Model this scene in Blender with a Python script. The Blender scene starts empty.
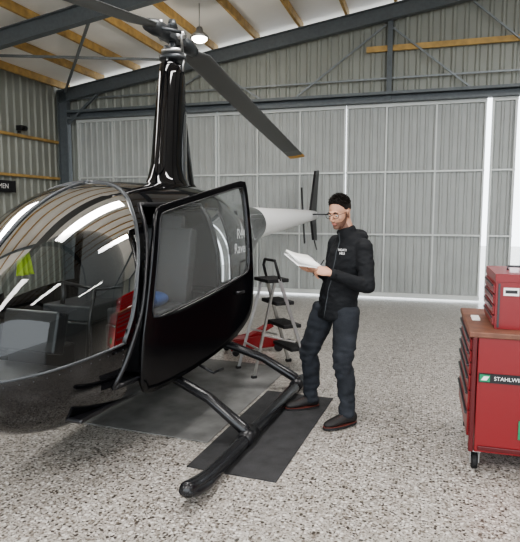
import bpy, math, random
from mathutils import Vector, Matrix, noise
random.seed(4)
SC=bpy.context.scene
try:
    SC.view_settings.look='AgX - Medium High Contrast'
except Exception: pass
# ------------------------------------------------------------ materials
def pmat(name,col,rough=.5,metal=0,coat=0,emit=None,estr=0,noise_amt=0,noise_scale=20,bump=0,bump_scale=80,spec=.5):
    m=bpy.data.materials.new(name); m.use_nodes=True
    nt=m.node_tree; b=nt.nodes['Principled BSDF']
    b.inputs['Base Color'].default_value=(*col,1); b.inputs['Roughness'].default_value=rough
    b.inputs['Metallic'].default_value=metal; b.inputs['Coat Weight'].default_value=coat
    b.inputs['Coat Roughness'].default_value=.03
    b.inputs['Specular IOR Level'].default_value=spec
    if emit: b.inputs['Emission Color'].default_value=(*emit,1); b.inputs['Emission Strength'].default_value=estr
    tc=nt.nodes.new('ShaderNodeTexCoord')
    if noise_amt:
        n=nt.nodes.new('ShaderNodeTexNoise'); n.inputs['Scale'].default_value=noise_scale; n.inputs['Detail'].default_value=5
        nt.links.new(tc.outputs['Object'],n.inputs['Vector'])
        r=nt.nodes.new('ShaderNodeValToRGB')
        r.color_ramp.elements[0].position=.3; r.color_ramp.elements[1].position=.7
        r.color_ramp.elements[0].color=(*[c*(1-noise_amt) for c in col],1)
        r.color_ramp.elements[1].color=(*[min(1,c*(1+noise_amt)) for c in col],1)
        nt.links.new(n.outputs['Fac'],r.inputs['Fac']); nt.links.new(r.outputs['Color'],b.inputs['Base Color'])
    if bump:
        n=nt.nodes.new('ShaderNodeTexNoise'); n.inputs['Scale'].default_value=bump_scale; n.inputs['Detail'].default_value=3
        nt.links.new(tc.outputs['Object'],n.inputs['Vector'])
        bp=nt.nodes.new('ShaderNodeBump'); bp.inputs['Strength'].default_value=bump; bp.inputs['Distance'].default_value=.01
        nt.links.new(n.outputs['Fac'],bp.inputs['Height']); nt.links.new(bp.outputs['Normal'],b.inputs['Normal'])
    return m
def glassmat(name,tint,ior=1.5,haze=0,hcol=(.5,.5,.5),rough=.02):
    m=bpy.data.materials.new(name); m.use_nodes=True; nt=m.node_tree; nt.nodes.clear()
    o=nt.nodes.new('ShaderNodeOutputMaterial'); mx=nt.nodes.new('ShaderNodeMixShader')
    t=nt.nodes.new('ShaderNodeBsdfTransparent'); t.inputs['Color'].default_value=(*tint,1)
    g=nt.nodes.new('ShaderNodeBsdfGlossy'); g.inputs['Roughness'].default_value=rough
    f=nt.nodes.new('ShaderNodeFresnel'); f.inputs['IOR'].default_value=ior
    src=t
    if haze:
        df=nt.nodes.new('ShaderNodeBsdfDiffuse'); df.inputs['Color'].default_value=(*hcol,1)
        hm=nt.nodes.new('ShaderNodeMixShader'); hm.inputs[0].default_value=haze
        nt.links.new(t.outputs[0],hm.inputs[1]); nt.links.new(df.outputs[0],hm.inputs[2]); src=hm
    nt.links.new(f.outputs[0],mx.inputs[0]); nt.links.new(src.outputs[0],mx.inputs[1]); nt.links.new(g.outputs[0],mx.inputs[2])
    nt.links.new(mx.outputs[0],o.inputs[0]); return m
def terrazzo():
    m=bpy.data.materials.new('polished_aggregate_concrete'); m.use_nodes=True; nt=m.node_tree; b=nt.nodes['Principled BSDF']
    tc=nt.nodes.new('ShaderNodeTexCoord')
    def vor(scale,stops):
        v=nt.nodes.new('ShaderNodeTexVoronoi'); v.inputs['Scale'].default_value=scale
        nt.links.new(tc.outputs['Object'],v.inputs['Vector'])
        s=nt.nodes.new('ShaderNodeSeparateColor'); nt.links.new(v.outputs['Color'],s.inputs[0])
        r=nt.nodes.new('ShaderNodeValToRGB'); r.color_ramp.interpolation='CONSTANT'
        while len(r.color_ramp.elements)<len(stops): r.color_ramp.elements.new(.5)
        for e,(p,c) in zip(r.color_ramp.elements,stops): e.position=p; e.color=(*[x*.74 for x in c],1)
        nt.links.new(s.outputs[0],r.inputs[0]); return v,r
    v1,r1=vor(50,[(0,(.08,.068,.058)),(.15,(.22,.19,.16)),(.31,(.42,.385,.34)),(.52,(.57,.535,.49)),(.82,(.80,.775,.735))])
    v2,r2=vor(120,[(0,(.13,.115,.10)),(.13,(.37,.34,.305)),(.5,(.53,.50,.46)),(.8,(.68,.655,.62))])
    n=nt.nodes.new('ShaderNodeMix'); n.data_type='RGBA'
    st=nt.nodes.new('ShaderNodeMath'); st.operation='GREATER_THAN'; st.inputs[1].default_value=.47
    nt.links.new(v1.outputs['Distance'],st.inputs[0]); nt.links.new(st.outputs[0],n.inputs[0])
    nt.links.new(r1.outputs[0],n.inputs[6]); nt.links.new(r2.outputs[0],n.inputs[7])
    big=nt.nodes.new('ShaderNodeTexNoise'); big.inputs['Scale'].default_value=.7; big.inputs['Detail'].default_value=4
    nt.links.new(tc.outputs['Object'],big.inputs['Vector'])
    mr=nt.nodes.new('ShaderNodeMapRange'); mr.inputs[3].default_value=.82; mr.inputs[4].default_value=1.08
    nt.links.new(big.outputs['Fac'],mr.inputs[0])
    mu=nt.nodes.new('ShaderNodeVectorMath'); mu.operation='SCALE'
    nt.links.new(n.outputs[2],mu.inputs[0]); nt.links.new(mr.outputs[0],mu.inputs['Scale'])
    nt.links.new(mu.outputs[0],b.inputs['Base Color'])
    b.inputs['Roughness'].default_value=.28; b.inputs['Specular IOR Level'].default_value=.5
    return m
M_FLOOR=terrazzo()
M_SHEET=pmat('painted_corrugated_steel',(.27,.28,.25),.45,noise_amt=.05,noise_scale=3)
M_SHEETD=pmat('door_sheet_steel',(.34,.355,.345),.45,noise_amt=.05,noise_scale=3)
M_DFRAME=pmat('door_frame_galvanised',(.56,.58,.565),.4,.1)
M_STEEL=pmat('portal_frame_paint',(.11,.125,.135),.5,noise_amt=.1)
M_STEELL=pmat('galvanised_purlin_steel',(.22,.24,.25),.45,.4,noise_amt=.1)
M_WOOD=pmat('pine_timber',(.46,.30,.11),.6,noise_amt=.25,noise_scale=6)
M_ROOF=pmat('white_roof_liner',(.88,.87,.84),.6,noise_amt=.04,noise_scale=1.5)
M_BLK=pmat('gloss_black_paint',(.003,.003,.004),.05,coat=.5)
M_BLKD=pmat('door_black_paint',(.003,.003,.004),.14,spec=.35)
M_BLKS=pmat('satin_black_paint',(.012,.012,.014),.32)
M_TUBE=pmat('skid_black_paint',(.014,.014,.016),.25)
M_GREY=pmat('dark_grey_metal',(.06,.065,.07),.35,.5)
M_BLADE=pmat('rotor_blade_grey',(.11,.115,.115),.4)
M_SIL=pmat('aluminium',(.5,.5,.5),.3,.9)
M_WHITE=pmat('white_gloss_paint',(.97,.97,.97),.3,coat=.2)
M_YEL=pmat('yellow_blade_tip',(.90,.45,.02),.4)
M_GLASS=glassmat('canopy_acrylic',(.74,.77,.77),1.55)
M_DGLASS=glassmat('door_window_acrylic',(.66,.69,.70),1.22,.14,(.40,.41,.40),.12)
M_LEATH=pmat('seat_leather',(.045,.045,.048),.5,bump=.2)
M_RUB=pmat('black_rubber',(.012,.012,.013),.65,bump=.5,bump_scale=150,noise_amt=.2)
M_MAT=pmat('rubber_mat',(.035,.035,.037),.75,bump=.6,bump_scale=200,noise_amt=.3,noise_scale=8)
M_CARP=pmat('grey_carpet_mat',(.19,.19,.185),.9,bump=.7,bump_scale=300,noise_amt=.25,noise_scale=5)
M_RED=pmat('tool_cabinet_red',(.20,.006,.009),.35,coat=.3)
M_REDD=pmat('tool_cabinet_red_dark',(.09,.005,.007),.4)
M_GREEN=pmat('label_green',(.01,.22,.10),.4)
M_LBLK=pmat('label_black',(.01,.01,.012),.4)
M_TXT=pmat('label_white_text',(.85,.85,.85),.5)
M_TOPW=pmat('cabinet_wooden_top',(.16,.07,.045),.5,noise_amt=.3,noise_scale=9)
M_JKT=pmat('black_softshell_fabric',(.010,.011,.013),.8,bump=.35,bump_scale=120,spec=.3)
M_PANT=pmat('dark_denim',(.025,.028,.034),.85,bump=.35,bump_scale=160,spec=.25,noise_amt=.35,noise_scale=8)
M_SKIN=pmat('skin',(.50,.28,.19),.5,noise_amt=.08,noise_scale=25)
M_BEARD=pmat('stubble',(.16,.085,.06),.7,noise_amt=.3,noise_scale=300)
M_HAIR=pmat('dark_brown_hair',(.011,.007,.005),.5,bump=.6,bump_scale=260,spec=.3)
M_LIP=pmat('lips',(.38,.15,.12),.45)
M_EYE=pmat('eye_white',(.7,.7,.68),.2); M_IRIS=pmat('iris',(.05,.03,.02),.2)
M_SHOE=pmat('black_work_shoe',(.014,.012,.012),.65); M_SHOER=pmat('shoe_red_accent',(.12,.03,.022),.5)
M_PAPER=pmat('paper',(.90,.90,.88),.7)
M_LAMP=pmat('lamp_diffuser',(1,1,1),.5,emit=(1,.93,.82),estr=16)
M_LED=pmat('led_batten_diffuser',(1,1,1),.5,emit=(1,.98,.95),estr=6)
M_BLUE=pmat('blue_cloth',(.02,.07,.25),.8)
M_HIVIS=pmat('hi_vis_fabric',(.45,.62,.05),.7)
# ------------------------------------------------------------ mesh builder
class MB:
    def __init__(s): s.v=[];s.f=[];s.m=[];s.s=[]
    def add(s,vs,fs,mi=0,sm=False,M=None):
        o=len(s.v)
        for p in vs:
            p=Vector(p); s.v.append(M@p if M is not None else p)
        for f in fs: s.f.append([i+o for i in f]); s.m.append(mi); s.s.append(sm)
    def box(s,c,sz,mi=0,M=None,R=None):
        c=Vector(c); x,y,z=[a/2 for a in sz]
        vs=[Vector((i,j,k)) for i in(-x,x) for j in(-y,y) for k in(-z,z)]
        if R is not None: vs=[R@v for v in vs]
        s.add([v+c for v in vs],[(0,1,3,2),(4,6,7,5),(0,4,5,1),(2,3,7,6),(0,2,6,4),(1,5,7,3)],mi,False,M)
    def bar(s,p0,p1,w,h,mi=0,M=None,up=(0,0,1)):
        p0=Vector(p0);p1=Vector(p1);d=p1-p0;L=d.length;d.normalize();u=Vector(up)
        sd=u.cross(d)
        if sd.length<1e-4: sd=Vector((1,0,0)).cross(d)
        sd.normalize();u=d.cross(sd)
        R=Matrix((d,sd,u)).transposed()
        s.box((p0+p1)/2,(L,w,h),mi,M,R)
    def tube(s,pts,rads,mi=0,seg=16,M=None,ref=None,cap=True,sm=True):
        pts=[Vector(p) for p in pts];n=len(pts)
        if not isinstance(rads,(list,)): rads=[rads]*n
        vs=[];fs=[]; prev=None
        for i in range(n):
            t=(pts[min(i+1,n-1)]-pts[max(i-1,0)]).normalized()
            r=rads[i]; rx,ry=(r,r) if not isinstance(r,tuple) else r
            base=Vector(ref) if ref is not None else (prev if prev is not None else (Vector((0,0,1)) if abs(t.z)<.9 else Vector((1,0,0))))
            sx=(base-t*base.dot(t))
            if sx.length<1e-5: sx=t.orthogonal()
            sx.normalize(); prev=sx; sy=t.cross(sx)
            for k in range(seg):
                a=2*math.pi*k/seg; vs.append(pts[i]+sx*(rx*math.cos(a))+sy*(ry*math.sin(a)))
        for i in range(n-1):
            for k in range(seg):
                k2=(k+1)%seg; fs.append((i*seg+k,i*seg+k2,(i+1)*seg+k2,(i+1)*seg+k))
        if cap: fs.append(tuple(range(seg-1,-1,-1))); fs.append(tuple((n-1)*seg+k for k in range(seg)))
        s.add(vs,fs,mi,sm,M)
    def ell(s,c,r,mi=0,M=None,R=None,seg=24,rings=16):
        c=Vector(c); vs=[];fs=[]
        r=(r,r,r) if not hasattr(r,'__len__') else r
        for i in range(1,rings):
            ph=math.pi*i/rings
            for k in range(seg):
                a=2*math.pi*k/seg; vs.append(Vector((r[0]*math.sin(ph)*math.cos(a),r[1]*math.sin(ph)*math.sin(a),r[2]*math.cos(ph))))
        vs.append(Vector((0,0,r[2]))); vs.append(Vector((0,0,-r[2]))); T=len(vs)-2;B=T+1
        for i in range(rings-2):
            for k in range(seg):
                k2=(k+1)%seg; fs.append((i*seg+k,(i+1)*seg+k,(i+1)*seg+k2,i*seg+k2))
        for k in range(seg):
            k2=(k+1)%seg; fs.append((T,k,k2)); o=(rings-2)*seg; fs.append((B,o+k2,o+k))
        if R is not None: vs=[R@v for v in vs]
        s.add([v+c for v in vs],fs,mi,True,M)
    def build(s,name,mats,parent=None,M=None,bevel=0,seg=2):
        me=bpy.data.meshes.new(name); me.from_pydata([tuple(v) for v in s.v],[],s.f)
        for m in (mats if isinstance(mats,(list,tuple)) else [mats]): me.materials.append(m)
        for p,mi,sm in zip(me.polygons,s.m,s.s): p.material_index=mi; p.use_smooth=sm
        me.update(); ob=bpy.data.objects.new(name,me); SC.collection.objects.link(ob)
        if parent: ob.parent=parent
        if M is not None: ob.matrix_basis=M
        if bevel:
            b=ob.modifiers.new('bevel','BEVEL'); b.width=bevel; b.segments=seg; b.limit_method='ANGLE'; b.angle_limit=math.radians(40)
        return ob
def empty(name,M=None):
    e=bpy.data.objects.new(name,None); SC.collection.objects.link(e); e.empty_display_size=.2
    if M is not None: e.matrix_basis=M
    return e
def bake(ob,vox,it=6,fac=.5,disp=None):
    mats=[m for m in ob.data.materials]
    r=ob.modifiers.new('r','REMESH'); r.mode='VOXEL'; r.voxel_size=vox
    sm=ob.modifiers.new('s','SMOOTH'); sm.iterations=it; sm.factor=fac
    dg=bpy.context.evaluated_depsgraph_get(); dg.update()
    me=bpy.data.meshes.new_from_object(ob.evaluated_get(dg))
    ob.modifiers.clear(); ob.data=me
    me.materials.clear()
    for m in mats: me.materials.append(m)
    if disp:
        nr=[v.normal.copy() for v in me.vertices]
        for v,n in zip(me.vertices,nr): v.co=v.co+n*disp(v.co,n)
        me.update()
    for p in me.polygons: p.use_smooth=True; p.material_index=0
    return ob
def text(name,body,size,mat,M,parent=None,extrude=.001):
    c=bpy.data.curves.new(name,'FONT'); c.body=body; c.size=size; c.extrude=extrude; c.align_x='CENTER'; c.align_y='CENTER'
    o=bpy.data.objects.new(name,c); SC.collection.objects.link(o)
    dg=bpy.context.evaluated_depsgraph_get(); dg.update()
    me=bpy.data.meshes.new_from_object(o.evaluated_get(dg)); bpy.data.objects.remove(o)
    o=bpy.data.objects.new(name,me); SC.collection.objects.link(o); me.materials.clear(); me.materials.append(mat)
    if parent: o.parent=parent
    o.matrix_basis=M; return o
# ------------------------------------------------------------ room (local x along door wall, -y toward viewer)
RM=Matrix.Translation((-4.29,12.25,0))@Matrix.Rotation(math.radians(-16.5),4,'Z')
SL=.155; EZ=4.22; RIDGE=11.0; WID=22.0; DEP=-17.0
def roofz(a): return EZ+SL*(a if a<RIDGE else 2*RIDGE-a)
mb=MB(); mb.box((11,-13,-.1),(60,60,.2)); mb.build('floor',M_FLOOR,M=RM)
def corr(mb,a0,a1,zb,zt,pitch=.2,d=.025,mi=0,axis='x',off=0,sgn=-1):
    pts=[];a=a0
    prof=[(0,0),(.14,1),(.34,1),(.48,0)]
    while a<a1:
        for t,h in prof:
            p=a+t*pitch
            if p<=a1: pts.append((p,h*d))
        a+=pitch
    pts.append((a1,0)); vs=[]
    for p,h in pts:
        b=zb(p) if callable(zb) else zb; t=zt(p) if callable(zt) else zt
        if axis=='x': vs+= [(p,off+sgn*h,b),(p,off+sgn*h,t)]
        else: vs+=[(off-sgn*h,-p,b),(off-sgn*h,-p,t)]
    mb.add(vs,[(2*i,2*i+2,2*i+3,2*i+1) for i in range(len(pts)-1)],mi)
mb=MB()
corr(mb,-.1,.36,0,roofz,off=.1); corr(mb,.36,11.5,3.62,roofz,off=.1); corr(mb,11.5,22.1,0,roofz,off=.1)
mb.build('wall_back',M_SHEET,M=RM)
mb=MB(); corr(mb,-.1,-DEP,0,EZ+.1,axis='y',off=-.1); mb.build('wall_left',M_SHEET,M=RM)
mb=MB(); corr(mb,-.1,-DEP,0,EZ+.1,axis='y',off=22.1,sgn=1); mb.build('wall_right',M_SHEET,M=RM)
mb=MB()
for a0,a1 in((-.2,RIDGE),(RIDGE,WID+.2)):
    z0,z1=roofz(a0)+.12,roofz(a1)+.12
    mb.add([(a0,.3,z0),(a1,.3,z1),(a1,DEP,z1),(a0,DEP,z0),(a0,.3,z0+.1),(a1,.3,z1+.1),(a1,DEP,z1+.1),(a0,DEP,z0+.1)],
       [(0,1,2,3),(7,6,5,4),(0,4,5,1),(2,6,7,3),(1,5,6,2),(0,3,7,4)])
mb.build('ceiling',M_ROOF,M=RM)
mb=MB()
for k in range(13):
    a=.12+.86*k
    mb.box((a,DEP/2+.1,roofz(a)+.05),(.05,-DEP,.14))
for z in(2.33,3.10): mb.box((-.03,-8,z),(.09,15.8,.05))
mb.box((13.2,0,4.55),(13.4,.05,.1))
mb.build('trim_1',M_WOOD,M=RM,bevel=.004)
mb=MB()
def isec(p0,p1,w,h,mi=0):
    p0=Vector(p0);p1=Vector(p1);u=Vector((0,0,1)) if abs((p1-p0).normalized().z)<.7 else Vector((1,0,0))
    d=(p1-p0).normalized();sd=u.cross(d).normalized();up=d.cross(sd)
    mb.bar(p0,p1,.012,h,mi,up=u)
    for s in(-1,1): mb.bar(p0+up*s*h/2,p1+up*s*h/2,w,.014,mi,up=u)
for b in(.12,3.25,8.6,13.5):
    dz=-.16
    isec((0,-b,EZ+dz),(RIDGE,-b,roofz(RIDGE)+dz),.13,.24); isec((RIDGE,-b,roofz(RIDGE)+dz),(WID,-b,EZ+dz),.13,.24)
    isec((.12,-b,0),(.12,-b,EZ-.05),.13,.22); isec((WID-.12,-b,0),(WID-.12,-b,EZ-.05),.13,.22)
    mb.bar((.2,-b,EZ-.75),(.95,-b,EZ-.15),.05,.05)
mb.box((5.9,-.1,3.74),(11.4,.16,.05)); mb.box((5.9,-.1,3.60),(11.4,.16,.04)); mb.box((5.9,-.02,3.67),(11.4,.02,.14))
mb.box((6.92,-.02,4.45),(.09,.09,1.6))
mb.build('trim_2',M_STEEL,M=RM)
mb=MB()
for p,q in(((5.2,-.05,3.78),(6.85,-.05,4.95)),((6.95,-.05,4.9),(8.3,-.05,3.78)),((9.9,-.05,3.78),(8.3,-.05,5.2)),((2.2,-.05,3.78),(3.4,-.05,4.4)),((3.4,-.05,4.5),(4.5,-.05,3.78))):
    mb.bar(p,q,.03,.03)
mb.box((5.9,-.03,4.02),(11.2,.03,.03))
mb.bar((.3,-3.2,EZ-.1),(2.9,-.3,roofz(2.9)-.1),.04,.04); mb.bar((.3,-.3,EZ-.1),(2.9,-3.2,roofz(2.9)-.1),.04,.04)
mb.build('trim_3',M_STEELL,M=RM)
# hangar doors
def door(name,a0,a1,off,stiles):
    mb=MB(); corr(mb,a0,a1,.04,3.58,pitch=.14,d=.018,off=off)
    for a in stiles: mb.box((a,off-.03,1.81),(.028,.045,3.56),1)
    for z,h in((.07,.08),(1.2,.03),(2.35,.03),(3.55,.06)): mb.box(((a0+a1)/2,off-.035,z),(a1-a0,.04,h),1)
    return mb.build(name,[M_SHEETD,M_DFRAME],M=RM)
st=[.38,1.22,2.06,2.90,3.56,3.62,4.43,5.28,6.13,6.18,6.89,7.76,8.57]
door('door_1',.36,3.59,.02,[s for s in st if s<3.58]); door('door_2',3.60,6.15,.02,[s for s in st if 3.6<s<6.15]); door('door_3',6.16,8.59,.02,[s for s in st if s>6.16])
door('door_4',8.67,9.08,-.02,[8.69,9.05]); door('door_5',9.24,11.6,.02,[9.28,10.1,10.9,11.55])
mb=MB(); mb.box((0,0,0),(.02,.9,.22)); w=mb.build('wall_sign',M_LBLK,M=RM@Matrix.Translation((.04,-2.05,2.10)),bevel=.004)
text('sign_lettering','WOMEN',.13,M_TXT,Matrix.Translation((.012,.0,0))@Matrix.Rotation(math.pi/2,4,'Z')@Matrix.Rotation(math.pi/2,4,'X'),w)
mb=MB(); mb.box((0,0,0),(.12,.16,.1)); mb.tube([(.05,0,0),(.12,0,-.01)],[.03,.04],seg=12); mb.box((-.05,0,-.06),(.04,.05,.06))
mb.build('security_camera',M_BLKS,M=RM@Matrix.Translation((.11,-1.45,3.22)),bevel=.008)
def pendant(a,b,z):
    e=empty('pendant_lamp',RM@Matrix.Translation((a,b,z)))
    mb=MB(); mb.tube([(0,0,.0),(0,0,.05),(0,0,.09),(0,0,.16)],[.15,.12,.06,.045],0,24)
    mb.tube([(0,0,.14),(0,0,roofz(a)-z)],.008,0,8)
    mb.build('housing',M_SIL,e)
    mb=MB(); mb.ell((0,0,-.01),(.12,.12,.06)); mb.build('bulb',M_LAMP,e)
    l=bpy.data.lights.new('pendant_light','POINT'); l.energy=30; l.color=(1,.93,.82); l.shadow_soft_size=.1
    lo=bpy.data.objects.new('pendant_light',l); SC.collection.objects.link(lo); lo.parent=e; lo.location=(0,0,-.12)
pendant(4.13,-2.18,4.34)
def batten(a,b,L,E):
    z=roofz(a)-.35
    e=empty('linear_ceiling_light',RM@Matrix.Translation((a,b,z)))
    mb=MB(); mb.box((0,0,.04),(.3,L,.06)); 
    for s in(-1,1): mb.tube([(0,s*L*.35,.06),(0,s*L*.35,.45)],.006,seg=6)
    mb.build('housing',M_WHITE,e)
    mb=MB(); mb.box((0,0,.0),(.24,L-.06,.02)); mb.build('diffuser',M_LED,e)
    l=bpy.data.lights.new('batten_light','AREA'); l.shape='RECTANGLE'; l.size=.6; l.size_y=L; l.energy=E; l.color=(1,.975,.95)
    lo=bpy.data.objects.new('batten_light',l); SC.collection.objects.link(lo); lo.parent=e; lo.location=(0,0,-.03)
for a,b,L,E in((2.2,-6.8,3.2,115),(6.2,-6.8,3.2,130),(10.4,-5.5,3.2,165),(2.2,-12,3.2,170),(6.5,-12,3.2,195),(11,-12,3.2,195),(16.5,-8,3.2,180)):
    batten(a,b,L,E)
# ------------------------------------------------------------ helicopter (x fwd, y left)
HM=Matrix.Translation((-.78,5.1,0))@Matrix.Rotation(math.radians(-110),4,'Z')
H=empty('helicopter',HM)
TAB=[# x w zb zt zc n
(2.45,.0,.76,.80,.78,2.1),(2.42,.14,.59,.98,.78,2.1),(2.28,.31,.42,1.24,.79,2.2),(2.05,.47,.325,1.48,.82,2.3),(1.8,.565,.295,1.66,.87,2.4),
(1.5,.625,.285,1.79,.93,2.5),(1.2,.65,.285,1.85,.97,2.6),(.8,.66,.29,1.87,1.0,2.7),(.3,.66,.32,1.88,1.0,2.7),(-.1,.63,.37,1.87,1.02,2.6),
(-.4,.56,.45,1.84,1.08,2.4),(-.8,.42,.63,1.80,1.2,2.2),(-1.2,.31,.88,1.76,1.3,2.1),(-1.6,.25,1.12,1.72,1.41,2.0),(-1.9,.22,1.26,1.69,1.475,2.0)]
X0=TAB[0][0]
Q=[math.sqrt(X0-t[0]) for t in TAB]
def interp(q,c):
    q=max(0,min(Q[-1],q)); i=0
    while i<len(Q)-2 and q>Q[i+1]: i+=1
    def sl(k):
        if k==0: return (TAB[1][c]-TAB[0][c])/(Q[1]-Q[0])
        if k==len(Q)-1: return (TAB[-1][c]-TAB[-2][c])/(Q[-1]-Q[-2])
        return (TAB[k+1][c]-TAB[k-1][c])/(Q[k+1]-Q[k-1])
    h=Q[i+1]-Q[i];t=(q-Q[i])/h;y0,y1=TAB[i][c],TAB[i+1][c];m0,m1=sl(i)*h,sl(i+1)*h
    return (2*t**3-3*t*t+1)*y0+(t**3-2*t*t+t)*m0+(-2*t**3+3*t*t)*y1+(t**3-t*t)*m1
def sec(x):
    q=math.sqrt(max(0,X0-x)); return [interp(q,c) for c in range(1,6)]
def S(x,th,off=0):
    w,zb,zt,zc,n=sec(x); c,s=math.cos(th),math.sin(th)
    y=math.copysign(abs(c)**(2/n),c)*(w+off); z=math.copysign(abs(s)**(2/n),s)
    z=zc+z*((zt-zc+off) if z>0 else (zc-zb+off)); return Vector((x,y,z))
def SY(x,z,off=0):
    w,zb,zt,zc,n=sec(x); h=(zt-zc) if z>zc else (zc-zb)
    return (w)*max(0,1-abs((z-zc)/h)**n)**(1/n)+off
def lin(x,pts):
    if x<=pts[0][0]: return pts[0][1]
    for (a,b),(c,d) in zip(pts,pts[1:]):
        if x<=c: return b+(d-b)*(x-a)/(c-a)
    return pts[-1][1]
XB=[(.5,1.88),(.8,1.76),(1.0,1.66),(1.25,1.58),(1.5,1.48),(1.65,1.41),(1.75,1.34),(1.85,1.25)]
def xb(z): return lin(z,XB)
def belt(x): return lin(x,[(1.5,.88),(1.9,.82),(2.2,.77),(2.45,.74)])
NX,NR=220,120; vs=[];fs=[];mi=[]
qs=[.02+(Q[-1]-.02)*i/NX for i in range(NX+1)]
for q in qs:
    x=X0-q*q
    for k in range(NR): vs.append(S(x,2*math.pi*(k+.5)/NR))
for i in range(NX):
    for k in range(NR):
        k2=(k+1)%NR; f=(i*NR+k,i*NR+k2,(i+1)*NR+k2,(i+1)*NR+k)
        c=sum((vs[j] for j in f),Vector())/4; x,y,z=c; m=0
        if x>xb(z) and z>belt(x) : m=1
        if m==1 and abs(y)<.018: m=0
        if m==0:
            if y>0 and .52<x<xb(z)-.07 and .56<z<1.70: continue
            if y<0 and .62<x<xb(z)-.12 and 1.02<z<1.66: m=2
            if .24<x<.48 and 1.06<z<1.66: m=2
        fs.append(f);mi.append(m)
o=len(vs); vs.append(Vector((X0,0,.78))); 
for k in range(NR): fs.append((o,(k+1)%NR,k)); mi.append(0)
mb=MB(); mb.add(vs,fs,0,True); mb.m=mi
mb.build('fuselage_shell',[M_BLK,M_GLASS,M_GLASS],H)
mb=MB()
for sgn in(1,-1):
    pts=[]
    for k in range(60):
        th=math.radians(-12+ (102)*k/59); x=1.5
        for _ in range(12): x=.5*x+.5*xb(S(x,th).z)
        p=S(x,th,.002)
        if p.z<.84: continue
        p.y*=sgn; pts.append(p)
    mb.tube(pts,[(.006,.016)]*len(pts),0,8)
    pts=[]
    for k in range(50):
        x=1.72+(X0-.015-1.72)*k/49; z=belt(x); pts.append(Vector((x,sgn*SY(x,z,.001),z)))
    pts=[p for p in pts if abs(p.y)>.01]
    mb.tube(pts,.009,0,8)
pts=[S(X0-.01-(1.13)*(k/40)**1.6,math.pi/2,.003) for k in range(41)]
mb.tube([p for p in pts if p.z>.82],.012,0,8)
mb.build('windshield_frame',M_GREY,H)
mb=MB()
for sgn in(1,-1):
    for k in range(12):
        x=1.74+k*.055; z=belt(x)-.035; mb.ell((x,sgn*SY(x,z),z),.0035,seg=8,rings=6)
    for k in range(8):
        z=.78-.04*k; x=xb(.8)-.02; mb.ell((x,sgn*SY(x,z),z),.0035,seg=8,rings=6)
mb.build('rivets',M_GREY,H)
mb=MB()
loop=[]
for k in range(24): z=.57+(1.69-.57)*k/23; x=xb(z)-.08; loop.append((x,SY(x,z),z))
for k in range(16): x=xb(1.69)-.08-(xb(1.69)-.08-.52)*k/15; loop.append((x,SY(x,1.69),1.69))
for k in range(24): z=1.69-(1.69-.57)*k/23; loop.append((.52,SY(.52,z),z))
for k in range(16): x=.52+(xb(.57)-.08-.52)*k/15; loop.append((x,SY(x,.57),.57))
mb.tube(loop,.016,0,8)
for sgn in(1,-1):
    x0,x1=.24,.48
    lp=[(x0,SY(x0,z),z) for z in [1.06+.06*i for i in range(11)]]+[(x,SY(x,1.66),1.66) for x in [x0+(x1-x0)*i/8 for i in range(9)]]+[(x1,SY(x1,z),z) for z in [1.66-.06*i for i in range(11)]]+[(x,SY(x,1.06),1.06) for x in [x1-(x1-x0)*i/8 for i in range(9)]]
    mb.tube([(a,b*sgn,c) for a,b,c in lp],.01,0,8)
mb.build('door_aperture_seal',M_BLKS,H)
# interior
mb=MB()
mb.box((.80,0,.43),(2.4,.92,.03),1)
for yy in(.29,-.29):
    for xx in(.95,.05):
        mb.box((xx,yy,.65),(.5,.46,.34),1); mb.box((xx,yy,.88),(.48,.44,.12),0)
        R=Matrix.Rotation(math.radians(-12),3,'Y'); mb.box((xx-.27,yy,1.20),(.11,.43,.62),0,None,R)
        mb.box((xx-.33,yy,1.55),(.07,.24,.12),0,None,R)
mb.box((.52,0,.75),(.06,1.1,.5),1)
mb.box((-.40,0,1.1),(.05,.9,1.1),1)
mb.box((1.78,0,.62),(.28,.30,.36),1); mb.box((1.84,0,.90),(.10,.42,.26),1,None,Matrix.Rotation(math.radians(-15),3,'Y'))
mb.box((2.08,0,.66),(.36,.50,.05),1,None,Matrix.Rotation(math.radians(12),3,'Y'))
mb.build('seats_and_panel',[M_LEATH,M_BLKS],H,bevel=.03,seg=3)
mb=MB()
for j in range(2):
    for k in range(4): mb.tube([(1.785,-.15+.1*k,.85+.1*j),(1.775,-.15+.1*k,.85+.1*j)],.038,1,16)
mb.tube([(1.35,0,.5),(1.30,0,.85),(1.22,0,1.08)],.014,0,10); mb.tube([(1.22,-.28,1.12),(1.22,0,1.08),(1.22,.28,1.12)],.012,0,10)
for s in(-.28,.28): mb.tube([(1.22,s,1.12),(1.22,s,1.02),(1.24,s,.96)],.018,0,10)
mb.tube([(1.55,0,1.66),(1.56,0,1.50)],.01,0,8); mb.ell((1.57,0,1.47),(.035,.035,.035))
mb.build('flight_controls',[M_BLKS,M_LBLK],H)
mb=MB(); mb.ell((1.0,.33,.99),(.16,.12,.06)); mb.ell((1.08,.26,1.03),(.09,.1,.05)); mb.ell((1.12,.36,1.0),(.08,.08,.07)); mb.build('folded_jacket',M_BLUE,H)
mb=MB(); nU,nV=14,18; vs=[]
for jv in range(nV+1):
    t=jv/nV; wd=.04+.035*t
    for iu in range(nU+1):
        s=iu/nU*2-1
        vs.append((1.30+wd*s,-.555+.018*math.cos(s*9+t*2)*(.3+t),1.44-.27*t-.02*abs(s)*(1-t)*2))
fs=[(j_*(nU+1)+i,j_*(nU+1)+i+1,(j_+1)*(nU+1)+i+1,(j_+1)*(nU+1)+i) for j_ in range(nV) for i in range(nU)]
mb.add(vs,fs,0,True); mb.tube([(1.30,-.56,1.44),(1.30,-.56,1.51)],.004,0,6)
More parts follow.
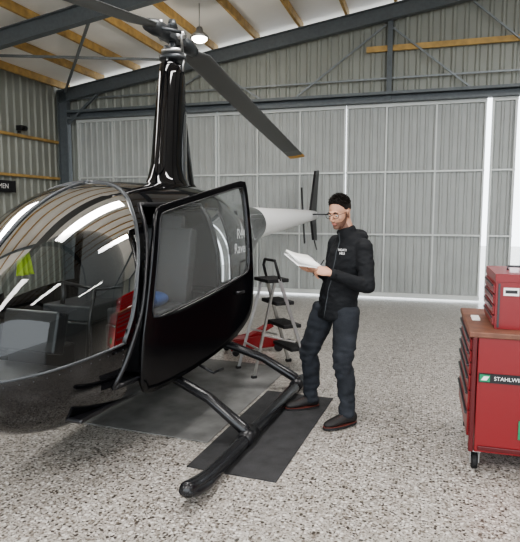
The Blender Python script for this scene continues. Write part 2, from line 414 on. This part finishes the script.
o=mb.build('hi_vis_vest',M_HIVIS,H); q=o.modifiers.new('s','SOLIDIFY'); q.thickness=.006
# cockpit door, swung open
def chaikin(p,n=3):
    for _ in range(n):
        q=[]
        for i in range(len(p)):
            a=Vector(p[i]);b=Vector(p[(i+1)%len(p)]); q+=[a*.75+b*.25,a*.25+b*.75]
        p=q
    return p
def radial(poly,c,N):
    c=Vector(c);out=[]
    for k in range(N):
        a=2*math.pi*k/N;d=Vector((math.cos(a),math.sin(a)));best=None
        for i in range(len(poly)):
            p=poly[i]-c;e=poly[(i+1)%len(poly)]-poly[i];den=d.x*e.y-d.y*e.x
            if abs(den)<1e-9: continue
            t=(p.x*e.y-p.y*e.x)/den;s=(p.x*d.y-p.y*d.x)/den
            if t>0 and -1e-6<=s<=1+1e-6 and (best is None or t>best): best=t
        out.append(c+d*best)
    return out
XS=.945
outer=chaikin([Vector((a*XS,b)) for a,b in((.06,1.68),(.5,1.78),(.90,1.87),(.945,1.87),(.955,1.80),(.955,1.3),(.955,.95),(.90,.82),(.70,.68),(.3,.55),(-.10,.47),(-.15,.53),(-.15,.8),(-.10,1.05),(-.03,1.4),(.03,1.66))],2)
inner=chaikin([Vector((a*XS,b)) for a,b in((.09,1.64),(.5,1.735),(.86,1.82),(.90,1.82),(.915,1.76),(.915,1.32),(.90,1.20),(.84,1.17),(.4,1.06),(-.00,.97),(-.06,.97),(-.06,1.03),(.01,1.4),(.05,1.62))],2)
N=96;C=(.40,1.37);ro=radial(outer,C,N);ri=radial(inner,C,N)
def dp(p): return Vector((-p.x, .07*(1-((p.y-1.0)/.85)**2), p.y))
DMt=Matrix.Translation((1.46,.61,0))@Matrix.Rotation(math.radians(-21),4,'Z')
DE=bpy.data.objects.new('cockpit_door',None); SC.collection.objects.link(DE); DE.parent=H; DE.matrix_basis=DMt
mb=MB(); K=10; vs=[];fs=[]
for j in range(K+1):
    for k in range(N): vs.append(dp(ri[k].lerp(ro[k],j/K)))
for j in range(K):
    for k in range(N): k2=(k+1)%N; fs.append((j*N+k,j*N+k2,(j+1)*N+k2,(j+1)*N+k))
mb.add(vs,fs,0,True); d=mb.build('door_shell',M_BLKD,DE)
so=d.modifiers.new('s','SOLIDIFY'); so.thickness=.035; so.offset=0
mb=MB(); vs=[];fs=[];c=Vector(C)
for j in range(1,K+1):
    for k in range(N): vs.append(dp(c.lerp(ri[k],1.01*j/K)))
vs.append(dp(c))
for j in range(K-1):
    for k in range(N): k2=(k+1)%N; fs.append((j*N+k,j*N+k2,(j+1)*N+k2,(j+1)*N+k))
for k in range(N): fs.append((len(vs)-1,(k+1)%N,k))
mb.add(vs,fs,0,True); mb.build('door_window',M_DGLASS,DE)
mb=MB(); mb.tube([dp(Vector(p))+Vector((0,.02,0)) for p in ri]+[dp(ri[0])+Vector((0,.02,0))],.005,0,8)
mb.tube([(-.78,.10,1.05),(-.70,.10,1.05)],.012,0,8)
mb.tube([(-.03,-.01,.7),(-.03,-.01,.8)],.02,0,8);mb.tube([(-.03,-.01,1.3),(-.03,-.01,1.4)],.02,0,8)
mb.build('door_trim_and_handle',M_BLKS,DE)
text('registration_lettering','R44\nRaven',.125,M_TXT,Matrix.Translation((.055,.675,1.38))@Matrix.Rotation(math.radians(180),4,'Z')@Matrix.Rotation(math.pi/2,4,'X'),H)
# mast fairing
def air(mb,sts,mi=0,n=28):
    vs=[];fs=[]
    for z,xc,ch,th in sts:
        for k in range(n):
            a=2*math.pi*k/n; x=math.cos(a); t=math.sin(a)*(1-.35*max(0,-x))
            vs.append((xc+x*ch/2,t*th/2,z))
    for i in range(len(sts)-1):
        for k in range(n): k2=(k+1)%n; fs.append((i*n+k,i*n+k2,(i+1)*n+k2,(i+1)*n+k))
    fs.append(tuple((len(sts)-1)*n+k for k in range(n)))
    mb.add(vs,fs,mi,True)
mb=MB()
air(mb,[(1.76,.10,1.0,.56),(1.85,.10,.66,.36),(1.93,.09,.58,.30),(2.05,.07,.53,.27),(2.5,.03,.46,.23),(2.85,0,.37,.20),(2.93,0,.33,.18),(2.95,0,.28,.14)])
air(mb,[(1.74,-.24,.7,.38),(1.90,-.20,.30,.17),(2.2,-.18,.22,.12),(2.45,-.16,.16,.09),(2.52,-.15,.08,.05)])
mb.build('mast_fairing',M_BLK,H)
mb=MB(); mb.tube([(0,0,2.9),(0,0,3.30)],.032,0,16)
mb.tube([(0,0,2.98),(0,0,3.015)],.12,0,24); mb.tube([(0,0,3.04),(0,0,3.07)],.10,1,24)
mb.box((0,0,3.19),(.30,.12,.10),0); mb.tube([(0,-.12,3.19),(0,.12,3.19)],.032,1,12)
mb.tube([(0,0,3.26),(0,0,3.33)],[.05,.03],0,16)
for s in(1,-1):
    mb.tube([(s*.10,0,3.19),(s*.30,0,3.18),(s*.42,0,3.165)],[.06,.068,.05],0,14)
    mb.tube([(s*.06,s*.13,3.03),(s*.16,s*.17,3.16)],.011,1,8); mb.tube([(s*.16,s*.17,3.16),(s*.3,s*.05,3.17)],.016,0,8)
    mb.tube([(s*.22,0,3.19),(s*.22,s*.0,3.26)],.03,1,10)
    mb.tube([(0,s*.095,2.88),(0,s*.11,3.0)],.011,1,8)
    mb.tube([(s*.09,0,2.88),(s*.10,0,3.0)],.011,1,8)
mb.build('rotor_hub',[M_GREY,M_SIL],H)
BR=Matrix.Rotation(math.radians(2.8),4,'Z')
def blade(s,name):
    mb=MB(); pts=[];r=[];L=[.40,.55,.8,1.2,2,2.8,3.6,4.3,4.66,4.68,4.84]
    rf=BR@Vector((0,1,-.12*s))
    for x in L:
        z=3.165-.150*(x-.4)*(1-.02*x)
        pts.append(BR@Vector((s*x,0,z))); ch=.05 if x<.45 else .135; r.append((ch,.016 if x<.6 else .012))
    mb.tube(pts[:9],r[:9],0,16,ref=rf); mb.tube(pts[8:],r[8:],1,16,ref=rf)
    mb.build(name,[M_BLADE,M_YEL],H)
blade(1,'rotor_blade_1'); blade(-1,'rotor_blade_2')
mb=MB()
mb.tube([(-1.75,0,1.475),(-1.9,0,1.48),(-2.6,0,1.50),(-3.6,0,1.525),(-4.6,0,1.55),(-5.05,0,1.56),(-5.15,0,1.56)],[.22,.21,.18,.145,.105,.085,.05],0,28)
mb.build('tail_boom',M_WHITE,H)
mb=MB()
def fin(p,mi=0,ty=.02):
    n=len(p); vs=[(a,-ty,b) for a,b in p]+[(a,ty,b) for a,b in p]
    mb.add(vs,[tuple(range(n)),tuple(range(2*n-1,n-1,-1))]+[(i,i+n,(i+1)%n+n,(i+1)%n) for i in range(n)],mi)
fin([(-4.8,1.58),(-5.15,2.35),(-5.38,2.37),(-5.20,1.56)]); fin([(-4.88,1.50),(-5.05,1.12),(-5.28,1.10),(-5.18,1.52)])
mb.box((-4.75,.28,1.58),(.26,.52,.022)); mb.box((-4.75,-.28,1.58),(.26,.52,.022))
mb.tube([(-5.10,.0,1.55),(-5.10,-.2,1.55)],.05,0,14)
mb.bar((-5.10-.12,-.2,1.55-.5),(-5.10+.12,-.2,1.55+.5),.012,.08,up=(1,0,0))
mb.tube([(-5.1,0,1.15),(-5.3,0,.95),(-5.34,0,.93)],.012,0,8)
mb.build('tail_fins_and_rotor',M_BLKS,H,bevel=.005)
# skids
mb=MB()
for s in(1,-1):
    y=1.12*s
    mb.tube([(-.42,y,.060),(-.38,y,.060),(0,y,.060),(1.0,y,.060),(1.55,y,.062),(1.74,y,.075),(1.88,y,.10),(1.97,y,.13),(2.0,y,.15)],[.035,.046,.048,.048,.048,.05,.052,.046,.03],0,18)
    mb.tube([(1.62,y,.052),(1.78,y,.07),(1.92,y,.10),(2.0,y,.13)],[(.03,.05),(.036,.066),(.036,.066),(.02,.035)],1,14,ref=(0,0,1))
    for x,xt in((1.05,.97),(-.22,-.10)):
        mb.tube([(x,y,.06),(x,y*.97,.12),(x*.5+xt*.5,y*.72,.29),(xt,.50*s,.40),(xt,.2*s,.46)],[(.05,.05),(.045,.045),(.043,.038),(.043,.038),(.035,.03)],0,14,ref=(1,0,0))
        mb.tube([(x-.09,y,.065),(x+.09,y,.065)],.056,1,16)
mb.tube([(.97,-.25,.46),(.97,.25,.46)],.03,0,12); mb.tube([(-.10,-.25,.46),(-.10,.25,.46)],.03,0,12)
mb.tube([(.75,.57,.46),(.75,.72,.40),(.62,.74,.40)],.012,1,8)
mb.build('landing_skids',[M_TUBE,M_BLKS],H)
def mat_(name,x0,x1,y0,y1,z,m):
    mb=MB(); mb.box((0,0,z/2),(x1-x0,y1-y0,z)); return mb.build(name,m,M=HM@Matrix.Translation(((x0+x1)/2,(y0+y1)/2,.0005)),bevel=.003)
mat_('floor_mat',-.10,1.50,.87,1.48,.008,M_MAT)
mat_('floor_mat',-.9,1.12,-.25,.84,.007,M_CARP)
# ------------------------------------------------------------ ladder
LA=math.atan2(.44,.9)
L=empty('step_ladder',Matrix.Translation((.10,5.56,0))@Matrix.Rotation(LA,4,'Z'))
mb=MB(); T=.97
for s in(-1,1):
    mb.bar((.34,.21*s,.01),(.03,.15*s,T),.020,.035); mb.bar((-.27,.19*s,.01),(-.02,.14*s,T-.04),.018,.028)
    mb.bar((.19,.2*s,.32),(-.15,.175*s,.42),.008,.02)
    mb.box((.34,.21*s,.015),(.06,.04,.03),1); mb.box((-.27,.19*s,.015),(.05,.04,.03),1)
mb.tube([(.04,-.15,T-.02),(.0,-.145,T+.12),(0,-.11,T+.18),(0,.11,T+.18),(.0,.145,T+.12),(.04,.15,T-.02)],.014,1,10)
for i,z in enumerate((.24,.48,.72,.95)):
    x=.34-.31*z/T; mb.box((x-.02,0,z),(.20 if i<3 else .24,.40-.03*i,.035),1); mb.box((x+.08,0,z-.012),(.012,.37-.03*i,.03),0)
mb.bar((-.20,-.18,.28),(-.20,.18,.28),.015,.02)
mb.build('ladder_frame',[M_SIL,M_RUB],L,bevel=.003)
# floor jack
J=empty('floor_jack',Matrix.Translation((-.10,6.35,0))@Matrix.Rotation(math.radians(25),4,'Z'))
mb=MB()
for s in(-1,1):
    mb.add([(-.3,.1*s-.01,.05),(.32,.1*s-.01,.05),(.32,.1*s-.01,.13),(.05,.1*s-.01,.20),(-.3,.1*s-.01,.16),(-.3,.1*s+.01,.05),(.32,.1*s+.01,.05),(.32,.1*s+.01,.13),(.05,.1*s+.01,.20),(-.3,.1*s+.01,.16)],
       [(0,1,2,3,4),(9,8,7,6,5),(0,5,6,1),(1,6,7,2),(2,7,8,3),(3,8,9,4),(4,9,5,0)],0)
    mb.tube([(.28,.13*s,.05),(.28,.17*s,.05)],.05,1,16); mb.tube([(-.26,.13*s,.04),(-.26,.16*s,.04)],.04,1,16)
mb.bar((-.1,0,.14),(.26,0,.30),.1,.05,0); mb.tube([(.27,0,.3),(.27,0,.34)],.06,1,16)
mb.tube([(-.25,0,.15),(-.42,0,.42),(-.5,0,.62)],.016,0,10); mb.box((-.15,0,.13),(.22,.17,.1),0)
mb.build('jack_body',[M_RED,M_BLKS],J,bevel=.004)
# ------------------------------------------------------------ tool cabinet
TR=Matrix.Translation((1.315,3.35,0))@Matrix.Rotation(math.radians(-16.5),4,'Z')
Cb=empty('tool_cabinet',TR)
mb=MB(); W,D=.78,.86
mb.box((W/2+.02,D/2,.50),(W-.04,D,.74),0)
mb.box((W/2,D/2,.885),(W+.03,D+.03,.035),1)
hs=[.08,.08,.08,.10,.13,.17]; z=.855
for h in hs:
    z-=h; mb.box((.008,D/2,z+h/2),(.028,D-.06,h-.010),0); mb.box((-.012,D/2,z+h-.022),(.018,D-.10,.016),3)
mb.box((W+.005,D/2,.75),(.02,D-.1,.03),2)
mb.box((W/2,-.004,.16),(W-.12,.012,.03),2)
mb.box((.02,.0,.5),(.03,.02,.74),2)
mb.build('cabinet_body',[M_RED,M_TOPW,M_REDD,M_GREY],Cb,bevel=.006)
mb=MB()
for x in(.05,W-.08):
    for y in(.06,D-.08):
        mb.tube([(x-.018,y,.05),(x+.018,y,.05)],.05,0,20); mb.tube([(x-.02,y,.05),(x+.02,y,.05)],.02,1,12)
        for s in(-1,1): mb.box((x+s*.026,y,.085),(.005,.05,.085),1)
        mb.box((x,y,.125),(.07,.08,.01),1)
mb.build('casters',[M_RUB,M_SIL],Cb)
mb=MB(); mb.box((.25,-.004,.615),(.40,.006,.058),0); mb.box((.085,-.008,.615),(.06,.003,.045),1); mb.box((.40,-.004,.30),(.22,.006,.12),1)
mb.build('labels',[M_LBLK,M_GREEN],Cb)
XR=Matrix.Rotation(math.pi/2,4,'X')
text('brand_lettering','STAHLWILLE',.034,M_TXT,Matrix.Translation((.235,-.0085,.615))@XR,Cb)
mb=MB(); mb.add([(.062,-.011,.602),(.095,-.011,.602),(.112,-.011,.628),(.08,-.011,.628)],[(0,1,2,3)]); mb.build('brand_mark',M_TXT,Cb)
Tc=empty('tool_chest',TR@Matrix.Translation((.14,.12,.9035)))
mb=MB(); mb.box((.22,.27,.15),(.44,.54,.30),0); mb.box((.22,.27,.325),(.45,.55,.05),0)
for i in range(4): mb.box((-.004,.27,.05+.068*i),(.014,.50,.058),0); mb.box((-.014,.27,.067+.068*i),(.012,.44,.010),1)
mb.tube([(.1,.27,.35),(.1,.27,.375),(.34,.27,.375),(.34,.27,.35)],.008,1,8)
mb.box((.02,-.003,.15),(.012,.006,.28),1); mb.box((.42,-.003,.15),(.012,.006,.28),1)
mb.build('chest_body',[M_RED,M_GREY],Tc,bevel=.005)
mb=MB(); mb.box((.09,-.004,.24),(.09,.003,.05),0); mb.box((.09,-.006,.24),(.07,.003,.02),1); mb.build('chest_labels',[M_TXT,M_LBLK],Tc)
mb=MB(); mb.box((.055,.33,.008),(.05,.14,.012)); mb.build('label_sheet',M_PAPER,M=TR@Matrix.Translation((.0,.1,.9035)))
# ------------------------------------------------------------ man
F=Vector((-.862,-.507,0)); Lf=Vector((.507,-.862,0)); Z=Vector((0,0,1))
O=Vector((.58,4.27,0)); MT=Matrix.Translation(-O)
man=empty('man',Matrix.Translation(O))
mb=MB()
mb.tube([(.615,4.31,1.02),(.61,4.31,.95),(.605,4.31,.88),(.605,4.31,.82)],[(.155,.11),(.165,.118),(.165,.12),(.13,.10)],0,28,M=MT,ref=Lf)
def leg(h,k,a):
    h,k,a=Vector(h),Vector(k),Vector(a); fw=F
    pts=[h+Z*.04,h,h.lerp(k,.35),h.lerp(k,.7),k,k.lerp(a,.2)-fw*.012,k.lerp(a,.45)-fw*.02,k.lerp(a,.75)-fw*.008,a+Z*.02,a-Z*.02]
    mb.tube(pts,[.088,.102,.100,.088,.077,.074,.072,.062,.060,.064],0,22,M=MT)
leg((.53,4.40,.87),(.40,4.42,.475),(.425,4.46,.09)); leg((.675,4.22,.87),(.635,4.13,.48),(.67,4.085,.09))
p=mb.build('trousers',M_PANT,man)
def pf(p,n):
    k=1 if (p.z<.25 or .38<p.z<.6) else .5
    q=Vector((p.x*9,p.y*9,p.z*22)); return k*.015*(noise.noise(q)+.4*noise.noise(q*2))
bake(p,.010,5,.5,pf)
mb=MB()
mb.tube([(.610,4.312,.79),(.612,4.312,.82),(.62,4.312,.95),(.648,4.31,1.10),(.682,4.302,1.25),(.70,4.295,1.35),(.700,4.29,1.42),(.688,4.285,1.475)],
   [(.178,.132),(.186,.14),(.178,.133),(.170,.126),(.182,.130),(.178,.118),(.135,.094),(.080,.076)],0,36,M=MT,ref=Lf)
def arm(a,b,c,r):
    a,b,c=Vector(a),Vector(b),Vector(c)
    mb.ell(a,.066,M=MT)
    mb.tube([a,a.lerp(b,.3),a.lerp(b,.7),b,b.lerp(c,.1),b.lerp(c,.5),b.lerp(c,.9),c],r,0,20,M=MT)
    mb.ell(b,r[3]*.98,M=MT)
LW=Vector((.525,4.015,1.185)); RW=Vector((.445,4.235,1.185))
RA=[.068,.066,.060,.056,.056,.051,.041,.039]
arm((.785,4.160,1.375),(.800,4.06,1.080),LW,RA)
arm((.612,4.42,1.385),(.585,4.46,1.10),RW,RA)
mb.tube([Vector((.69,4.285,1.43)),Vector((.672,4.277,1.49)),Vector((.662,4.273,1.515))],[.085,.074,.071],0,28,M=MT)
hc=Vector((.70,4.29,1.45))-F*.08
mb.ell(hc,(.06,.11,.055),M=MT,R=Matrix((F,Lf,Z)).transposed())
for s in(-1,1): mb.tube([hc+Lf*.09*s,hc+Lf*.09*s+F*.07+Z*.005,hc+Lf*.055*s+F*.14-Z*.02],[.035,.028,.015],0,12,M=MT)
j=mb.build('hooded_jacket',M_JKT,man)
def jf(p,n):
    q=Vector((p.x*10,p.y*10,p.z*17)); r=.009*(noise.noise(q)+.6*noise.noise(q*2.4))
    if p.z<.835: r+=.004
    return r
bake(j,.008,4,.5,jf)
def hit(wp,d):
    ok,l,n,i=j.ray_cast(Vector(wp)-O,Vector(d).normalized()); return ok,l,n
zp=[]
for k in range(24):
    z=.82+.66*k/23; cx=lin(z,[(.8,.612),(1.0,.63),(1.25,.682),(1.5,.69)])
    ok,l,n=hit(Vector((cx,4.30,z))+F*.45+Lf*.01,-F)
    if ok: zp.append(l+n*.001)
if len(zp)>3:
    mb=MB(); mb.tube(zp,.004,0,6); mb.build('jacket_zip',M_GREY,man)
ok,l,n=hit((.630,3.6,1.335),(0,1,0))
if ok:
    X=Z.cross(n).normalized(); Y=n.cross(X)
    text('chest_logo','NGATI\nHELI',.026,M_TXT,Matrix.Translation(l+n*.006)@Matrix((X,Y,n)).transposed().to_4x4(),man)
hd=Vector((.612,4.258,1.632)); fx=(F+Vector((0.12,-.22,0))).normalized(); pitch=math.radians(16)
fy=Z.cross(fx).normalized(); fxx=(fx*math.cos(pitch)-Z*math.sin(pitch)).normalized(); fz=fxx.cross(fy).normalized()
HMx=Matrix.Translation(hd-O)@Matrix((fxx,fy,fz)).transposed().to_4x4(); HI=HMx.inverted()
mb=MB(); E=lambda c,r:mb.ell(c,r,M=HMx)
E((-.015,0,.03),(.096,.075,.086)); E((.018,0,-.02),(.074,.064,.082)); E((.026,0,-.07),(.058,.050,.044)); E((.064,0,-.098),(.022,.026,.018))
E((.076,0,.022),(.018,.046,.010))
for s in(-1,1): E((.055,.036*s,-.028),(.026,.022,.02)); E((.099,.011*s,-.037),(.011,.008,.007))
mb.tube([(.085,0,.012),(.100,0,-.012),(.111,0,-.032)],[.009,.011,.011],0,12,M=HMx); E((.109,0,-.034),(.010,.010,.009))
E((.086,0,-.061),(.009,.024,.006)); E((.085,0,-.071),(.009,.020,.006))
for s in(-1,1):
    mb.ell((-.008,.078*s,-.012),(.018,.007,.031),M=HMx,R=Matrix.Rotation(.25,3,'Y'))
    mb.ell((-.004,.074*s,-.030),(.010,.008,.012),M=HMx)
nb=HI@(Vector((.685,4.285,1.46))-O)
mb.tube([(-.03,0,-.02),(-.035,0,-.07),tuple(nb.lerp(Vector((-.035,0,-.07)),.3)),tuple(nb)],[.056,.054,.056,.062],0,22,M=HMx)
h=mb.build('head',[M_SKIN,M_BEARD,M_LIP],man); bake(h,.0028,3,.5)
for pg in h.data.polygons:
    c=HI@pg.center; n=(HI.to_3x3()@pg.normal)
    lip=(c.x>.08 and abs(c.y)<.020 and -.075<c.z<-.057)
    jl=lin(c.x,[(-.005,.02),(.02,-.03),(.05,-.055),(.075,-.056),(.1,-.048)])
    if lip: pg.material_index=2
    elif c.x>-.004 and c.z<jl and c.z>-.125 and n.z>-.85: pg.material_index=1
# hair: close-cropped sides, longer textured top swept up and forward
hc0=Vector((-.018,0,.040))
def hairline(x): return lin(x,[(-.12,-.045),(-.06,-.045),(-.02,-.020),(.015,.000),(.022,.040),(.05,.078),(.075,.092),(.1,.096)])
mb=MB(); mb.ell((0,0,0),(1,1,1),seg=120,rings=90); vs=[]
for v in mb.v:
    p=Vector((v.x*.0975,v.y*.0765,v.z*.083))+hc0
    hl=hairline(p.x)+.005*noise.noise(p*70)
    k=(p.z-hl)
    if k>0:
        t=min(1,k/.015); top=max(0,v.z)**1.5
        nn=.004*noise.noise(Vector((p.x*40,p.y*160,p.z*60)))
        p=hc0+(p-hc0)*(1+(nn/.09)*t)+Vector((0,0,.008*top*t))
    else: p=hc0+(p-hc0)*.86
    vs.append(HMx@p)
mb.v=vs
rnd=random.Random(11)
for _ in range(620):
    a=rnd.uniform(0,2*math.pi); zz=rnd.uniform(.25,1)
    rr=math.sqrt(max(0,1-zz*zz)); u=Vector((rr*math.cos(a),rr*math.sin(a),zz))
    p=Vector((u.x*.0975,u.y*.0765,u.z*.087))+hc0
    if p.z<hairline(p.x)+.006: continue
    topf=max(0,(zz-.3)/.7); ln=.008+.022*topf*(1+.5*max(0,u.x))*rnd.uniform(.6,1.1)
    d=(u*.75+Vector((.55+.2*rnd.uniform(-1,1),.35*rnd.uniform(-1,1),.35))*(.4+.8*topf)).normalized()
    d2=(d+Vector((.35*rnd.uniform(-.4,1),.4*rnd.uniform(-1,1),-.25))).normalized()
    m1=p+d*ln*.55; m2=m1+d2*ln*.55
    mb.tube([p-u*.004,m1,m2],[.0042,.0034,.0008],0,5,M=HMx)
mb.build('hair',M_HAIR,man)
mb=MB()
for s in(-1,1):
    mb.ell((.0735,.031*s,.001),.0125,0,M=HMx); mb.ell((.0835,.031*s,-.004),(.0035,.0055,.0055),1,M=HMx)
mb.build('eyes',[M_EYE,M_IRIS],man)
mb=MB()
for s in(-1,1):
    mb.tube([(.090,.014*s,.020),(.092,.031*s,.026),(.082,.050*s,.019)],[.003,.0045,.002],0,8,M=HMx)
    mb.ell((.0765,.031*s,.0075),(.0125,.014,.006),1,M=HMx)
mb.build('eyebrows_and_lids',[M_HAIR,M_SKIN],man)
mb=MB()
for s in(-1,1):
    pts=[]
    for k in range(25):
        a=2*math.pi*k/24; ca,sa=math.cos(a),math.sin(a)
        pts.append((.1005-.006*abs(ca),s*(.033+.026*math.copysign(abs(ca)**.7,ca)),.000+.019*math.copysign(abs(sa)**.7,sa)))
    mb.tube(pts,.0022,0,6,M=HMx)
    mb.tube([(.094,.059*s,.008),(.05,.073*s,.008),(.0,.080*s,.006),(-.015,.082*s,-.006)],.002,0,6,M=HMx)
mb.tube([(.1005,-.008,.005),(.104,0,.008),(.1005,.008,.005)],.002,0,6,M=HMx)
mb.build('glasses',M_LBLK,man)
def hand(name,wr,Xd,Zd,side,curl,thumb):
    Xd=Vector(Xd).normalized(); Zd=Vector(Zd); Zd=(Zd-Xd*Zd.dot(Xd)).normalized(); Yd=Zd.cross(Xd)
    Mh=Matrix.Translation(Vector(wr)-O)@Matrix((Xd,Yd,Zd)).transposed().to_4x4()
    mb=MB(); s=side
    mb.tube([(-.05,0,0),(-.01,0,0),(.01,.002*s,0),(.04,.002*s,0),(.075,0,.001),(.092,0,.0)],[(.027,.022),(.026,.019),(.030,.018),(.039,.0165),(.041,.014),(.036,.010)],0,20,M=Mh,ref=(0,1,0))
    lens=[(.044,.026,.021),(.048,.030,.022),(.045,.028,.021),(.035,.021,.018)]
    for i,(y,ls) in enumerate(zip((.029,.010,-.010,-.028),lens)):
        p=Vector((.082-.004*(i==3)-.002*(i==0),y*s,0)); a=0;pts=[p-Vector((.02,0,0)),p];r=[.0095,.0098]
        for jx,ll in enumerate(ls):
            a+=curl[i][jx]; p=p+Vector((math.cos(a)*ll,y*s*.06,-math.sin(a)*ll)); pts.append(p); r.append([.0088,.0080,.0066][jx]*(1 if i<3 else .9))
        mb.tube(pts,r,0,12,M=Mh); mb.ell(pts[-1],r[-1]*1.02,M=Mh,seg=12,rings=8)
        for q,rr in zip(pts[1:-1],r[1:]): mb.ell(q,rr*1.06,M=Mh,seg=12,rings=8)
    pts=[Vector(t) for t in thumb]; pts=[Vector((t.x,t.y*s,t.z)) for t in pts]; r=[.016,.0125,.0105,.0085]
    mb.tube(pts,r,0,12,M=Mh)
    for q,rr in zip(pts,r): mb.ell(q,rr,M=Mh,seg=12,rings=8)
    o=mb.build(name,M_SKIN,man); bake(o,.0024,3,.5); return Mh
th=[(.015,.026,-.006),(.040,.047,-.018),(.068,.050,-.032),(.090,.042,-.042)]
c1=[(.75,.7,.35),(.85,.8,.4),(.95,.9,.5),(1.05,.95,.5)]
MhL=hand('left_hand',LW+Vector((-.012,.0,.006)),(-.90,.22,.22),(-.1,-.75,.65),-1,c1,th)
c2=[(.25,.3,.2),(.22,.3,.2),(.25,.35,.25),(.3,.4,.3)]
th2=[(.015,.026,-.004),(.038,.048,-.012),(.062,.066,-.026),(.082,.066,-.040)]
MhR=hand('right_hand',RW+Vector((-.010,-.008,.0)),(-.74,-.64,.10),(.15,.1,-1),1,c2,th2)
mb=MB(); pc=MhL@Vector((.098,-.030,-.040)); mb.tube([pc+Vector((-.035,.02,-.055)),pc,pc+Vector((.045,-.02,.075))],[.0015,.0045,.0045],0,10); mb.build('pen',M_LBLK,man)
mb=MB(); 
for wq,el in((LW,Vector((.800,4.06,1.080))),(RW,Vector((.585,4.46,1.10)))):
    d=(wq-el).normalized(); mb.tube([wq-d*.03,wq-d*.01,wq+d*.008],[.041,.0425,.040],0,24,M=MT)
mb.build('jacket_cuffs',M_JKT,man)
def shoe(name,heel,toe):
    heel,toe=Vector(heel),Vector(toe); d=(toe-heel).normalized(); sd=Z.cross(d)
    Ms=Matrix.Translation(heel+d*.08-O)@Matrix((d,sd,Z)).transposed().to_4x4()
    mb=MB()
    mb.tube([(-.088,0,.055),(-.075,0,.055),(-.03,0,.062),(.03,0,.060),(.09,0,.048),(.145,0,.040),(.185,0,.034),(.203,0,.030)],[(.02,.025),(.036,.042),(.041,.048),(.042,.044),(.047,.034),(.045,.026),(.032,.019),(.015,.010)],0,20,M=Ms,ref=(0,1,0))
    mb.tube([(-.02,0,.06),(-.025,0,.10),(-.028,0,.125)],[.046,.044,.045],0,18,M=Ms)
    o=mb.build(name+'_upper',M_SHOE,man); bake(o,.006,3)
    out=[]
    for k in range(40):
        a=2*math.pi*k/40; x=math.cos(a); y=math.sin(a); xx=.058+x*.152; w=.046+.006*math.sin((xx)*12)
        out.append((xx,math.copysign(abs(y)**.8,y)*w))
    mb=MB()
    for z0,z1,g,mi in((0,.018,1,0),(.018,.022,1.01,1)):
        n=40; vs=[(x*1,y*g,z0) for x,y in out]+[(x,y*g,z1) for x,y in out]
        mb.add(vs,[tuple(range(n-1,-1,-1)),tuple(range(n,2*n))]+[(i,(i+1)%n,(i+1)%n+n,i+n) for i in range(n)],mi,False,Ms)
    for x in(.05,.07,.09,.11): mb.tube([(x,-.022,.098-.35*(x-.03)),(x+.004,.022,.098-.35*(x-.03))],.003,1,6,M=Ms)
    mb.build(name+'_sole',[M_RUB,M_SHOER],man)
shoe('left_shoe',(.735,4.11,.009),(.46,3.97,.009)); shoe('right_shoe',(.485,4.475,.009),(.20,4.39,.009))
# clipboard resting on right palm
e1=Vector((-.84,-.49,.16)).normalized(); e2=Vector((.49,-.84,-.34)); e2=(e2-e1*e2.dot(e1)).normalized()
bc=Vector((.320,4.115,1.270)); nv=e1.cross(e2); sg=1 if nv.z>0 else -1
CM=Matrix.Translation(bc)@Matrix((e1,e2,nv)).transposed().to_4x4()
cb=empty('clipboard',CM)
mb=MB(); mb.box((0,0,0),(.215,.22,.006)); mb.build('board',M_WHITE,cb,bevel=.002)
mb=MB(); n=14; vs=[];fs=[]
for i in range(n+1):
    x=-.100+.205*i/n; zz=sg*(.013+.02*max(0,(i/n-.4))**1.6*2)
    vs+=[(x,-.102,zz),(x,.102,zz)]
fs=[(2*i,2*i+1,2*i+3,2*i+2) for i in range(n)]
mb.add(vs,fs,0,True); o=mb.build('papers',M_PAPER,cb); s_=o.modifiers.new('s','SOLIDIFY'); s_.thickness=.018; s_.offset=0
mb=MB(); mb.box((-.098,0,sg*.024),(.02,.09,.008)); mb.build('clip',M_SIL,cb,bevel=.002)
# ------------------------------------------------------------ world, camera
w=bpy.data.worlds.new('daylight'); SC.world=w; w.use_nodes=True; nt=w.node_tree
bg=nt.nodes['Background']; bg.inputs['Color'].default_value=(.89,.95,1,1); bg.inputs['Strength'].default_value=4.3
cam=bpy.data.cameras.new('camera'); co=bpy.data.objects.new('camera',cam); SC.collection.objects.link(co)
cam.sensor_fit='HORIZONTAL'; cam.sensor_width=36; cam.lens=38.08
co.location=(0,0,1.65); co.rotation_euler=(math.radians(90-6.3),0,0)
SC.camera=co
